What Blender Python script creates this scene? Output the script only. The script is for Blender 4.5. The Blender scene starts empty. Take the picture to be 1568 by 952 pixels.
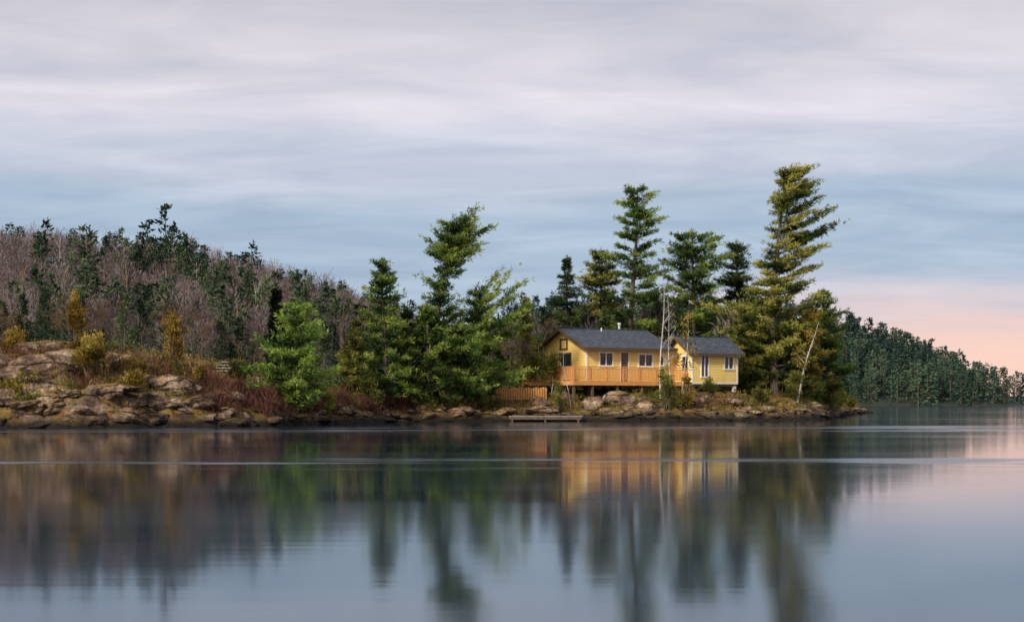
import bpy, math, numpy as np
from mathutils import noise as mn, Vector
rng=np.random.default_rng(11)
U=rng.uniform; N=rng.normal
scene=bpy.context.scene
# ------------------------------------------------------------------ noise
TAB=np.random.default_rng(3).random((256,256))
def vn(x,y):
    x=np.asarray(x,float);y=np.asarray(y,float)
    xi=np.floor(x).astype(int);yi=np.floor(y).astype(int);fx=x-xi;fy=y-yi
    fx=fx*fx*(3-2*fx);fy=fy*fy*(3-2*fy)
    a=TAB[xi%256,yi%256];b=TAB[(xi+1)%256,yi%256];c=TAB[xi%256,(yi+1)%256];d=TAB[(xi+1)%256,(yi+1)%256]
    return (a*(1-fx)+b*fx)*(1-fy)+(c*(1-fx)+d*fx)*fy
def fbm(x,y,o=4):
    s=0;a=.5;t=0
    x=np.asarray(x,float);y=np.asarray(y,float)
    for i in range(o):
        s=s+a*vn(x+17.3*i,y+9.1*i);t+=a;a*=.5;x=x*2.03;y=y*2.03
    return s/t
# ------------------------------------------------------------------ mesh builder
class MB:
    def __init__(s): s.V=[];s.L=[];s.T=[];s.M=[];s.C=[];s.S=[];s.n=0
    def add(s,V,F,mi=0,tint=.5,smooth=False):
        V=np.asarray(V,float).reshape(-1,3);F=np.asarray(F,int)
        s.V.append(V);s.L.append((F+s.n).ravel());k=len(F)
        s.T.append(np.full(k,F.shape[1]));s.M.append(np.full(k,mi))
        s.C.append(np.array(np.broadcast_to(tint,(k,)),float));s.S.append(np.full(k,smooth));s.n+=len(V)
    def obj(s,name,mats,parent=None,loc=None,rotz=None):
        V=np.concatenate(s.V);L=np.concatenate(s.L);T=np.concatenate(s.T)
        me=bpy.data.meshes.new(name)
        me.vertices.add(len(V));me.vertices.foreach_set('co',V.astype(np.float32).ravel())
        me.loops.add(len(L));me.loops.foreach_set('vertex_index',L.astype(np.int32))
        me.polygons.add(len(T));me.polygons.foreach_set('loop_start',(np.cumsum(T)-T).astype(np.int32))
        me.polygons.foreach_set('loop_total',T.astype(np.int32))
        for m in mats: me.materials.append(m)
        me.polygons.foreach_set('material_index',np.concatenate(s.M).astype(np.int32))
        me.polygons.foreach_set('use_smooth',np.concatenate(s.S))
        at=me.attributes.new('tint','FLOAT','FACE');at.data.foreach_set('value',np.concatenate(s.C).astype(np.float32))
        me.update(calc_edges=True);me.validate()
        o=bpy.data.objects.new(name,me);scene.collection.objects.link(o)
        if parent: o.parent=parent
        if loc is not None:o.location=loc
        if rotz is not None:o.rotation_euler[2]=rotz
        return o
def nrm(v): return v/np.maximum(np.linalg.norm(v,axis=-1,keepdims=True),1e-9)
def tube(mb,P,R,sides=6,mi=0,tint=.5):
    P=np.asarray(P,float);R=np.asarray(R,float);n=len(P)
    T=nrm(np.gradient(P,axis=0));ref=np.array([0.31,.95,.05]) if abs(T[0][1])<.8 else np.array([1,0,.1])
    A=nrm(np.cross(T,ref));B=np.cross(T,A)
    th=np.arange(sides)/sides*2*np.pi
    V=P[:,None]+R[:,None,None]*(np.cos(th)[None,:,None]*A[:,None]+np.sin(th)[None,:,None]*B[:,None])
    i=np.arange(n-1)[:,None]*sides;j=np.arange(sides)[None];k=(j+1)%sides
    F=np.stack([i+j,i+k,i+sides+k,i+sides+j],-1).reshape(-1,4)
    mb.add(V,F,mi,tint,True)
def blades(mb,C,D,S,nb,spread,wf,mi,tint,jit=.15):
    C=np.asarray(C);D=np.asarray(D);S=np.asarray(S);tint=np.asarray(tint);M=len(C)
    if M==0:return
    ix=np.repeat(np.arange(M),nb);k=len(ix)
    d=nrm(D[ix]+N(0,spread,(k,3)));L=(S[ix]*U(.6,1.1,k))[:,None]
    b=C[ix]+N(0,jit,(k,3))*S[ix,None]
    sd=nrm(np.cross(d,N(0,1,(k,3))))*L*wf*.5
    V=np.stack([b,b+d*L*.5+sd,b+d*L,b+d*L*.5-sd],1).reshape(-1,3)
    mb.add(V,np.arange(4*k).reshape(-1,4),mi,np.clip(tint[ix]+N(0,.07,k),0,1))
def box(mb,x0,x1,y0,y1,z0,z1,mi=0,tint=.5):
    V=[(x0,y0,z0),(x1,y0,z0),(x1,y1,z0),(x0,y1,z0),(x0,y0,z1),(x1,y0,z1),(x1,y1,z1),(x0,y1,z1)]
    F=[(0,3,2,1),(4,5,6,7),(0,1,5,4),(1,2,6,5),(2,3,7,6),(3,0,4,7)]
    mb.add(V,F,mi,tint)
def slab(mb,q,th,mi=0,tint=.5):
    q=np.array(q,float);lo=q-np.array([0,0,th]);V=np.concatenate([lo,q]);n=len(q)
    mb.add(V,[tuple(range(n,2*n))],mi,tint);mb.add(V,[tuple(range(n-1,-1,-1))],mi,tint)
    mb.add(V,[(i,(i+1)%n,n+(i+1)%n,n+i) for i in range(n)],mi,tint)
# ------------------------------------------------------------------ materials
def mat(name):
    m=bpy.data.materials.new(name);m.use_nodes=True;nt=m.node_tree;nt.nodes.clear()
    o=nt.nodes.new('ShaderNodeOutputMaterial');return m,nt,o
def nd(nt,t,**k):
    n=nt.nodes.new(t)
    for a,b in k.items(): setattr(n,a,b)
    return n
def ramp(nt,stops,src=None):
    r=nd(nt,'ShaderNodeValToRGB');e=r.color_ramp.elements
    while len(e)<len(stops): e.new(.5)
    for i,(p,c) in enumerate(stops):
        e[i].position=p;e[i].color=(c[0],c[1],c[2],1)
    if src is not None: nt.links.new(src,r.inputs[0])
    return r
def noi(nt,scale,detail=4,vec=None,rough=.55):
    n=nd(nt,'ShaderNodeTexNoise');n.inputs['Scale'].default_value=scale;n.inputs['Detail'].default_value=detail;n.inputs['Roughness'].default_value=rough
    if vec is not None: nt.links.new(vec,n.inputs['Vector'])
    return n
def mth(nt,op,a,b=None,clamp=False):
    n=nd(nt,'ShaderNodeMath',operation=op);n.use_clamp=clamp
    for i,v in enumerate((a,b)):
        if v is None: continue
        if isinstance(v,(int,float)): n.inputs[i].default_value=v
        else: nt.links.new(v,n.inputs[i])
    return n.outputs[0]
def mix(nt,f,a,b,typ='MIX'):
    n=nd(nt,'ShaderNodeMixRGB',blend_type=typ)
    for i,v in enumerate((f,a,b)):
        if isinstance(v,(int,float)): n.inputs[i].default_value=v
        elif isinstance(v,tuple): n.inputs[i].default_value=(*v,1)
        else: nt.links.new(v,n.inputs[i])
    return n.outputs[0]
def foliage(name,dark,mid,light,trans=.3,ns=.45):
    m,nt,o=mat(name);L=nt.links
    a=nd(nt,'ShaderNodeAttribute',attribute_name='tint')
    g=nd(nt,'ShaderNodeNewGeometry');n=noi(nt,ns,2,g.outputs['Position'])
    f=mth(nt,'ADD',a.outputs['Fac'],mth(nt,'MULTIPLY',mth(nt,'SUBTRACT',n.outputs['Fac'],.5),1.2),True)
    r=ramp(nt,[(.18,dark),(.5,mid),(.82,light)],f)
    d=nd(nt,'ShaderNodeBsdfDiffuse');t=nd(nt,'ShaderNodeBsdfTranslucent');x=nd(nt,'ShaderNodeMixShader');x.inputs[0].default_value=trans
    L.new(r.outputs[0],d.inputs[0]);L.new(r.outputs[0],t.inputs[0]);L.new(d.outputs[0],x.inputs[1]);L.new(t.outputs[0],x.inputs[2]);L.new(x.outputs[0],o.inputs[0])
    return m
def surf(name,stops,scale,rough=.8,bump=.3,bscale=None,stretch=None,spec=.3,obj=True,bdist=.02):
    m,nt,o=mat(name);L=nt.links
    tc=nd(nt,'ShaderNodeTexCoord');mp=nd(nt,'ShaderNodeMapping');L.new(tc.outputs['Object'],mp.inputs[0])
    if stretch: mp.inputs['Scale'].default_value=stretch
    n=noi(nt,scale,5,mp.outputs[0]);r=ramp(nt,stops,n.outputs['Fac'])
    b=nd(nt,'ShaderNodeBump');b.inputs['Strength'].default_value=bump;b.inputs['Distance'].default_value=bdist
    n2=noi(nt,bscale or scale*3,4,mp.outputs[0]);L.new(n2.outputs['Fac'],b.inputs['Height'])
    p=nd(nt,'ShaderNodeBsdfPrincipled');p.inputs['Roughness'].default_value=rough;p.inputs['Specular IOR Level'].default_value=spec
    L.new(r.outputs[0],p.inputs['Base Color']);L.new(b.outputs[0],p.inputs['Normal']);L.new(p.outputs[0],o.inputs[0])
    return m
pine=foliage('pine_needles',(.014,.034,.012),(.085,.145,.032),(.30,.37,.075))
pineY=foliage('golden_pine_needles',(.020,.034,.011),(.125,.16,.035),(.46,.42,.10))
spruce=foliage('spruce_needles',(.009,.022,.011),(.045,.080,.028),(.16,.21,.055),.25)
darkspr=foliage('dark_spruce_needles',(.006,.009,.007),(.018,.023,.014),(.05,.05,.022),.1)
young=foliage('young_pine_needles',(.022,.048,.016),(.105,.18,.042),(.32,.43,.09))
gold=foliage('golden_leaves',(.06,.045,.012),(.25,.18,.035),(.52,.40,.09),.35,1.2)
orange=foliage('larch_orange_needles',(.05,.035,.011),(.20,.125,.027),(.42,.28,.055),.3,1.2)
olive=foliage('olive_leaves',(.035,.04,.012),(.13,.14,.032),(.32,.31,.07),.35,.9)
red=foliage('red_twigs',(.03,.014,.012),(.12,.052,.042),(.26,.125,.085),.2,.8)
grassm=foliage('dry_grass',(.055,.035,.014),(.20,.135,.045),(.46,.35,.14),.3,.5)
farcon=foliage('hill_conifer_needles',(.016,.030,.020),(.048,.078,.045),(.125,.165,.075),.15,.05)
farblue=foliage('haze_tinted_conifer_needles',(.022,.044,.040),(.050,.092,.070),(.12,.17,.10),.15,.03)  # bluish distance haze painted into the needle colour
bare=foliage('bare_twigs',(.065,.048,.055),(.155,.118,.13),(.27,.215,.225),.1,.04)
brownt=foliage('brown_twigs',(.05,.035,.025),(.15,.10,.065),(.27,.20,.13),.1,.3)
bark=surf('bark',[(.3,(.045,.035,.027)),(.7,(.17,.135,.105))],3,.95,.6,stretch=(3,3,.6))
birch=surf('birch_bark',[(.30,(.10,.085,.07)),(.42,(.46,.43,.39)),(.8,(.62,.59,.54))],2.5,.8,.2,stretch=(1,1,5))
def rockmat(name,ground):
    m,nt,o=mat(name);L=nt.links
    g=nd(nt,'ShaderNodeNewGeometry');pos=g.outputs['Position']
    n1=noi(nt,.7,8,pos,.65);n2=noi(nt,6,5,pos,.6)
    base=ramp(nt,[(.34,(.045,.032,.026)),(.46,(.16,.115,.085)),(.56,(.33,.255,.19)),(.72,(.60,.50,.40))],n1.outputs['Fac']).outputs[0]
    sp=ramp(nt,[(.35,(.42,.37,.34)),(.65,(1.25,1.15,1.05))],n2.outputs['Fac']).outputs[0]
    rock=mix(nt,1,base,sp,'MULTIPLY')
    mp=nd(nt,'ShaderNodeMapping');mp.inputs['Scale'].default_value=(.8,.8,2.2);L.new(pos,mp.inputs[0])
    vo=nd(nt,'ShaderNodeTexVoronoi',feature='DISTANCE_TO_EDGE');vo.inputs['Scale'].default_value=.9
    nw=noi(nt,1.3,3,mp.outputs[0]);L.new(mix(nt,.45,mp.outputs[0],nw.outputs['Color']),vo.inputs['Vector'])
    cr=ramp(nt,[(0,(.15,.13,.12)),(.06,(1,1,1))],vo.outputs['Distance']).outputs[0]
    rock=mix(nt,1,rock,cr,'MULTIPLY')
    sx=nd(nt,'ShaderNodeSeparateXYZ');L.new(pos,sx.inputs[0]);sn=nd(nt,'ShaderNodeSeparateXYZ');L.new(g.outputs['Normal'],sn.inputs[0])
    n3=noi(nt,.8,7,pos,.65)
    veg=ramp(nt,[(.3,(.022,.024,.010)),(.44,(.085,.065,.02)),(.52,(.22,.145,.035)),(.60,(.15,.07,.025)),(.7,(.11,.045,.03))],noi(nt,1.3,7,pos,.65).outputs['Fac']).outputs[0]
    k=mth(nt,'ADD',mth(nt,'MULTIPLY',sn.outputs[2],.9),mth(nt,'MULTIPLY',n3.outputs['Fac'],2.0))
    f=nd(nt,'ShaderNodeMapRange');f.inputs[1].default_value=1.58 if ground else 1.72;f.inputs[2].default_value=1.72 if ground else 1.92;L.new(k,f.inputs[0])
    col=mix(nt,f.outputs[0],rock,veg)
    w=nd(nt,'ShaderNodeMapRange');w.inputs[1].default_value=.15;w.inputs[2].default_value=.75;L.new(mth(nt,'ADD',sx.outputs[2],mth(nt,'MULTIPLY',mth(nt,'SUBTRACT',n3.outputs['Fac'],.5),.8)),w.inputs[0])
    col=mix(nt,w.outputs[0],(.014,.011,.009),col)
    b=nd(nt,'ShaderNodeBump');b.inputs['Strength'].default_value=1;b.inputs['Distance'].default_value=.35;L.new(mix(nt,.3,n1.outputs['Fac'],cr),b.inputs['Height'])
    p=nd(nt,'ShaderNodeBsdfPrincipled');p.inputs['Roughness'].default_value=.9;p.inputs['Specular IOR Level'].default_value=.2
    L.new(col,p.inputs['Base Color']);L.new(b.outputs[0],p.inputs['Normal']);L.new(p.outputs[0],o.inputs[0]);return m
rock=rockmat('granite_rock',False);groundm=rockmat('rocky_ground',True)
litter=surf('forest_litter',[(.3,(.05,.038,.036)),(.5,(.10,.08,.075)),(.7,(.15,.12,.11))],.2,.95,.3)
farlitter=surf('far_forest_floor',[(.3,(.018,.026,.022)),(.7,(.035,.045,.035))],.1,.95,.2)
# ------------------------------------------------------------------ terrain
SX=[-200,-60,-40,-25,-19,-13.4,-11,-8,-4,0,5,14,17.5,21,24.5,28,34,42,46]
SY=[45,62,65,70,72,76,83,89,92,93.5,94.3,95,97,100,110,120,140,165,190]
def land_h(x,y):
    x=np.asarray(x,float);y=np.asarray(y,float)
    ys=np.interp(x,SX,SY)+(fbm(x*.3,y*.1+5)-.5)*3.2
    yb=np.interp(x,[-200,8,25,42],[420,420,215,168])
    s=np.minimum(y-ys,yb-y)
    H=np.interp(x,[-60,-30,-22,-18.5,-15,-11,-5,0,5,14,19,22,27,35,42],[4.6,3.9,3.7,2.9,1.8,1.4,1.6,1.8,2.1,2.1,1.7,1.4,1.1,.7,.4])
    W=np.interp(x,[-30,-14,-5,5,20,30],[13,8,8,9,7,6])
    h=np.where(s>0,H*(1-np.exp(-2.4*np.maximum(s,0)/W)),.35*s)
    amp=np.interp(x,[-25,-14,-8,20,42],[2.0,1.3,.7,.6,.3])*np.clip((s+1)/3,0,1)
    ri=1-np.abs(fbm(x*.33+3,y*.33)*2-1)*2.2
    h=h+(ri-.35)*amp*.55+(fbm(x*1.1,y*1.1,4)-.5)*amp*.75
    R=np.interp(x,[-220,-160,-102,-59,-41,-24,-4,9,25],[22,25,24.5,20.5,15.5,10.5,5.5,2,0])
    t=np.clip((y-128)/150,0,1);t=t*t*(3-2*t)*.45+t*.55
    back=np.clip((y-290)/120,0,1)
    h=h+np.where(s>0,R*t*(1-.6*back)*(1+.12*(fbm(x*.03,y*.03)-.5))+t*(fbm(x*.08,y*.08)-.5)*3,0)
    return h
def gh(x,y): return float(land_h(x,y))
def grid(name,x0,x1,nx,y0,y1,ny,fn,m):
    X,Y=np.meshgrid(np.linspace(x0,x1,nx),np.linspace(y0,y1,ny));Z=fn(X,Y)
    mb=MB();i=np.arange(ny-1)[:,None]*nx+np.arange(nx-1)[None]
    mb.add(np.stack([X,Y,Z],-1),np.stack([i,i+1,i+nx+1,i+nx],-1).reshape(-1,4),0,.5,True)
    return mb.obj(name,[m])
grid('ground',-75,50,420,55,150,340,land_h,groundm)
grid('hill',-220,50,150,150,420,130,land_h,litter)
def far_h(x,y):
    G=np.interp(x,[-100,90,112,134,152,162,170,185],[27,26,24,17,10,4,-1,-4])
    t=np.clip((y-430-np.interp(x,[0,170],[0,6]))/75,-.1,1)
    return np.where(G>0,G*t,G)+.4*(fbm(x*.1,y*.1)-.5)+np.where(t>0,.3,-.6)
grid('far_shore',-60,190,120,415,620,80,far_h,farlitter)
def dist_h(x,y):
    return -3+28*fbm(x*.0016+3,y*.001)*np.clip((y-1500)/300,0,1)
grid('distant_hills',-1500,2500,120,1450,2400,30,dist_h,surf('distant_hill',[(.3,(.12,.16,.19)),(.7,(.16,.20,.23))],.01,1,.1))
# ------------------------------------------------------------------ water
m,nt,o=mat('lake_water');L=nt.links
g=nd(nt,'ShaderNodeNewGeometry');mp=nd(nt,'ShaderNodeMapping');mp.inputs['Scale'].default_value=(.03,.11,1);L.new(g.outputs['Position'],mp.inputs[0])
n=noi(nt,1,4,mp.outputs[0],.6)
sx=nd(nt,'ShaderNodeSeparateXYZ');L.new(g.outputs['Position'],sx.inputs[0])
wig=mth(nt,'MULTIPLY',mth(nt,'SUBTRACT',noi(nt,.07,3,g.outputs['Position']).outputs['Fac'],.5),8)
yy=mth(nt,'ADD',sx.outputs[1],wig)
def band(c,w):
    a=mth(nt,'DIVIDE',mth(nt,'ABSOLUTE',mth(nt,'SUBTRACT',yy,c)),w);return mth(nt,'SUBTRACT',1,a,True)
ripp=mth(nt,'ADD',mth(nt,'MULTIPLY',band(68,10),1.0),mth(nt,'MULTIPLY',band(30,3.2),.8))
r=nd(nt,'ShaderNodeMapRange');r.inputs[1].default_value=.42;r.inputs[2].default_value=.75;r.inputs[3].default_value=.06;r.inputs[4].default_value=.12;L.new(n.outputs['Fac'],r.inputs[0])
mp3=nd(nt,'ShaderNodeMapping');mp3.inputs['Scale'].default_value=(.07,.30,1);mp3.inputs['Location'].default_value=(3.3,1.2,0);L.new(g.outputs['Position'],mp3.inputs[0])
gate=nd(nt,'ShaderNodeMapRange');gate.interpolation_type='SMOOTHSTEP';gate.inputs[1].default_value=.46;gate.inputs[2].default_value=.64;L.new(noi(nt,1,4,mp3.outputs[0],.6).outputs['Fac'],gate.inputs[0])
rough=mth(nt,'ADD',r.outputs[0],mth(nt,'MULTIPLY',ripp,mth(nt,'MULTIPLY',gate.outputs[0],.32)))
b=nd(nt,'ShaderNodeBump');b.inputs['Strength'].default_value=.05;b.inputs['Distance'].default_value=.02
mp2=nd(nt,'ShaderNodeMapping');mp2.inputs['Scale'].default_value=(.12,1.9,1);L.new(g.outputs['Position'],mp2.inputs[0]);L.new(noi(nt,1,3,mp2.outputs[0]).outputs['Fac'],b.inputs['Height'])
p=nd(nt,'ShaderNodeBsdfPrincipled');p.inputs['Base Color'].default_value=(.004,.014,.036,1);p.inputs['IOR'].default_value=2.0
p.inputs['Specular Tint'].default_value=(.88,.96,1,1)
L.new(rough,p.inputs['Roughness']);L.new(b.outputs[0],p.inputs['Normal']);L.new(p.outputs[0],o.inputs[0])
mb=MB();mb.add([(-6000,-500,0),(6000,-500,0),(6000,9000,0),(-6000,9000,0)],[(0,1,2,3)]);mb.obj('lake_water',[m])
# ------------------------------------------------------------------ trees
def conifer(name,x,y,ztop,prof,kind='pine',lean=(0,0),wind=0,leaf=pine,dens=1,cb=.12,gap=.7,trunk=None,tuft=None,extra=(),skip=.2,bow=0,up=.3):
    z0=gh(x,y)-.2;H=ztop-z0;pt=[a for a,b in prof];pr=[b for a,b in prof]
    wf=wind if callable(wind) else (lambda t:wind*(.4+.9*t))
    mb=MB()
    tt=np.linspace(0,1,12);bend=N(0,.010,2)*H
    def tp(t):
        t=np.asarray(t,float)
        return np.stack([x+lean[0]*t**1.3+bend[0]*np.sin(t*5)+bow*np.sin(t*math.pi),y+lean[1]*t+bend[1]*np.sin(t*4),z0+H*t],-1)
    R0=trunk or H*.016+.03
    tube(mb,tp(tt),R0*(1-tt)**.8+.015,8,0)
    C=[];D=[];S=[];Tn=[]
    ts=tuft or (.34 if kind=='pine' else .30)
    def limb(t,dd,Lb,a,bq,dm=1):
        p0=tp(t);s=np.linspace(0,1,6);side=np.array([-dd[1],dd[0]])*N(0,.15)
        P=np.stack([p0[0]+(dd[0]*s+side[0]*s*s)*Lb,p0[1]+(dd[1]*s+side[1]*s*s)*Lb,p0[2]+(a*s+bq*s*s)*Lb],-1)
        tube(mb,P,(R0*.28*(1-t)+.022)*(1-s*.8),4,0)
        pd=np.array([-dd[1],dd[0]])
        if kind=='pine':
            kc=max(2,int(1.5+Lb*2.7*dens*dm));lt=.46+N(0,.14)
            for q in range(kc):
                sc=U(.3,1.02);o_=N(0,.20)*Lb*(1.15-sc)
                c0=np.array([np.interp(sc,s,P[:,k]) for k in range(3)])+np.array([pd[0]*o_,pd[1]*o_,.05])
                k=rng.integers(7,13);sg=U(.12,.19)+.03*Lb
                along=N(0,sg*1.6,k);c=c0+np.stack([dd[0]*along+pd[0]*N(0,sg,k),dd[1]*along+pd[1]*N(0,sg,k),N(.03,.05,k)+along*(a+bq*1.2)*.5],-1)
                dr=np.array([dd[0]+pd[0]*np.sign(o_)*.5,dd[1]+pd[1]*np.sign(o_)*.5,.5])
                C.append(c);D.append(np.tile(dr,(k,1)));S.append(np.full(k,ts)*U(.75,1.2,k));Tn.append(lt+N(0,.08)+(sc-.65)*.40+N(0,.05,k)+(c[:,2]-c0[2])*.9)  # tint darkens toward trunk: older needles plus painted inner-crown shade
        else:
            k=int((9+Lb*24)*dens*dm);ss=U(.05,1.03,k)**.8;wid=Lb*.2*np.sin(np.clip(ss,0,1)*2.6+.25);off=U(-1,1,k)*wid
            c=np.stack([np.interp(ss,s,P[:,0])-dd[1]*off,np.interp(ss,s,P[:,1])+dd[0]*off,np.interp(ss,s,P[:,2])+N(.02,.05,k)-np.abs(off)*.25],-1)
            dr=np.array([dd[0],dd[1],0.])[None]+np.sign(off)[:,None]*.6*np.array([pd[0],pd[1],0])[None]
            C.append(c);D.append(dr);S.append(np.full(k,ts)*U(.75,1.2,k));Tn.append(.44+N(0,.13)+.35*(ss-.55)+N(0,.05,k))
    h=cb
    while h<.985:
        k=rng.integers(4,7) if kind=='pine' else rng.integers(6,9)
        a0=U(0,6.28);wh=U(.72,1.18)
        for i in range(k):
            t=min(h+N(0,.008 if kind=='pine' else .014),.985);az=a0+i*6.283/k+N(0,.3)
            d=np.array([math.cos(az),math.sin(az)])
            wv=wf(t);dd=d+np.array([wv*.6,0]);dd/=np.linalg.norm(dd)
            lo=(.38 if kind=='pine' else .55)
            Lb=np.interp(t,pt,pr)*U(lo,1.25)*wh*max(.2,1+wv*d[0]*.75)
            if U()<(skip if kind=='pine' else .08): continue
            if Lb<.15: Lb=.15
            if kind=='pine': a=U(-.08,.25)+.35*max(t-.6,0);bq=U(.05,.40)+up*max(wv,0)*max(d[0],0)
            else: a=U(-.35,-.05)+.7*max(t-.75,0);bq=U(.05,.25)
            limb(t,dd,Lb,a,bq)
        h+=gap/H*U(.6,1.55)*(1-.3*h)
    for (t,dx,dy,dz) in extra:
        Lb=math.hypot(dx,dy);dd=np.array([dx,dy])/Lb;limb(t,dd,Lb,dz/Lb*.4,dz/Lb*.6,1.5)
    c=tp(np.linspace(.92,1,6));C.append(c);D.append(np.tile([0,0,1.],(6,1)));S.append(np.full(6,ts));Tn.append(np.full(6,.5))
    blades(mb,np.concatenate(C),nrm(np.concatenate(D)),np.concatenate(S),7 if kind=='pine' else 5,.55,.17,1,np.concatenate(Tn))
    return mb.obj(name,[bark,leaf])
def baretree(name,x,y,ztop,lean=(0,0),bk=birch,tw=None,nl=12,r=.09,leafn=0,spread=1.6,leaf=None):
    z0=gh(x,y)-.2;H=ztop-z0;mb=MB();tt=np.linspace(0,1,10);ph=U(0,6)
    P=np.stack([x+lean[0]*tt+.10*np.sin(tt*6+ph),y+lean[1]*tt+.1*np.cos(tt*5+ph),z0+H*tt],-1)
    tube(mb,P,r*(1-tt*.85),7,0);C=[];D=[]
    for i in range(nl):
        t=U(.3,.95);az=U(0,6.28);Lb=spread*(1.15-t)*U(.6,1.2);p0=np.array([np.interp(t,tt,P[:,k]) for k in range(3)])
        s=np.linspace(0,1,5);d=np.array([math.cos(az),math.sin(az),U(.5,1.3)])
        Q=p0+d*Lb*s[:,None]+N(0,.05,(5,3))*s[:,None];tube(mb,Q,r*.3*(1-s*.8)*(1.1-t*.6),4,0)
        for q in range(5):
            u=U(.3,1);q0=p0+d*Lb*u;dd=nrm(d+N(0,.6,3));Q2=q0+dd*Lb*.4*s[:,None];tube(mb,Q2,.010*(1-s*.6),3,0)
            C+= [q0+dd*Lb*.4*U() for _ in range(6)];D+=[dd]*6
    C=np.array(C);D=np.array(D)
    if tw: blades(mb,C,D,np.full(len(C),.35),4,.6,.05,1,np.full(len(C),.5))
    if leafn: blades(mb,C,D*.3,np.full(len(C),.2),leafn,.9,.5,1 if not tw else 2,U(.3,.7,len(C)),.9)
    return mb.obj(name,[bk]+([tw] if tw else [])+([leaf] if leaf else []))
def bush(name,x,y,w,h,leaf,n=260,nb=7,size=.22,wf=.3,lumps=9,zoff=0,stems=True,up=.4,depth=None):
    z0=gh(x,y)-.1+zoff;mb=MB();C=[];T=[]
    dp=depth or w*.8
    for i in range(lumps):
        f=U(.0,1);a=U(0,6.28);rr=U(.1,.75)*(1-.55*f)
        c=np.array([x+math.cos(a)*w/2*rr,y+math.sin(a)*dp/2*rr,z0+h*(.2+.62*f)]);R=np.array([w*.20,dp*.20,h*.19])*U(.6,1.2)
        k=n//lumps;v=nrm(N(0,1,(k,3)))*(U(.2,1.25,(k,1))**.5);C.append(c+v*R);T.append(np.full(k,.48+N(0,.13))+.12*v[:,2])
        if stems:
            s=np.linspace(0,1,5)[:,None];b0=np.array([x+N(0,w*.06),y+N(0,w*.06),z0]);Q=b0+(c-b0)*s;tube(mb,Q,(.03+.006*h)*(1-s[:,0]*.7),5,0)
    C=np.concatenate(C);T=np.concatenate(T)
    D=nrm(C-np.array([x,y,z0+h*.3]))+np.array([0,0,up])
    blades(mb,C,nrm(D),np.full(len(C),size)*U(.7,1.3,len(C)),nb,.6,wf,1,T,.4)
    return mb.obj(name,[bark,leaf])
spf=lambda r:[(0,.75*r),(.15,r),(.5,.62*r),(.8,.28*r),(1,.04)]
# left group
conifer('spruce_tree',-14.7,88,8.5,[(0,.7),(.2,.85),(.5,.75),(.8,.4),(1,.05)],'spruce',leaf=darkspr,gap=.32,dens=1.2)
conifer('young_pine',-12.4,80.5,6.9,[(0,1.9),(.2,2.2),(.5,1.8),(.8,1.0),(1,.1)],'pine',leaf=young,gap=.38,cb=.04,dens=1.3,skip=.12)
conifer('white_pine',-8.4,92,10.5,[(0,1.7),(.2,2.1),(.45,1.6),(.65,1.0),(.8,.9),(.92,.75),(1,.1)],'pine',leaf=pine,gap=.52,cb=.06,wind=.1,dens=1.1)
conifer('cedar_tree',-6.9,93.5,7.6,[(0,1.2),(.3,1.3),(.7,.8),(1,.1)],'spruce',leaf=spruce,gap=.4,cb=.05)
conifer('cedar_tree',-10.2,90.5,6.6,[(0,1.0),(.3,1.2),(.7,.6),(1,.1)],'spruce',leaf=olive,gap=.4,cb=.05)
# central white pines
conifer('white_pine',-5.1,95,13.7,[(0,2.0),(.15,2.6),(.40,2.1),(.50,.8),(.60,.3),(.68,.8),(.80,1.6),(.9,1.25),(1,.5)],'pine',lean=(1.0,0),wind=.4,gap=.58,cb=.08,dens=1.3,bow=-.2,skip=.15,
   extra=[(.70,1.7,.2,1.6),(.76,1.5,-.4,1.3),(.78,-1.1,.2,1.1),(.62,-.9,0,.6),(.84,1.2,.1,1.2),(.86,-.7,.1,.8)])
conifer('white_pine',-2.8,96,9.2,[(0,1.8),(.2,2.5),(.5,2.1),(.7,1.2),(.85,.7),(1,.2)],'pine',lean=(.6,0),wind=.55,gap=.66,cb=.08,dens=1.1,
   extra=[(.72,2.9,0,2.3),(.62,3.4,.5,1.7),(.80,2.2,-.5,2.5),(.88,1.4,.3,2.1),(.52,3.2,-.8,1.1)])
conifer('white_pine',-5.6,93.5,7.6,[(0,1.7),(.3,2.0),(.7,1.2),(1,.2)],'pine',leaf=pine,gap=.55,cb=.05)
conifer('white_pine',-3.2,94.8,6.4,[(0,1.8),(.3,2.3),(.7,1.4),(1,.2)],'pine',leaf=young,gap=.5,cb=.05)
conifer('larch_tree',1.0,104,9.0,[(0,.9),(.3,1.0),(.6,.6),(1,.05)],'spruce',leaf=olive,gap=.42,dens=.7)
conifer('spruce_tree',-.6,108,7.2,[(0,1.2),(.3,1.3),(.6,.8),(1,.05)],'spruce',leaf=spruce,gap=.4)
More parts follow.
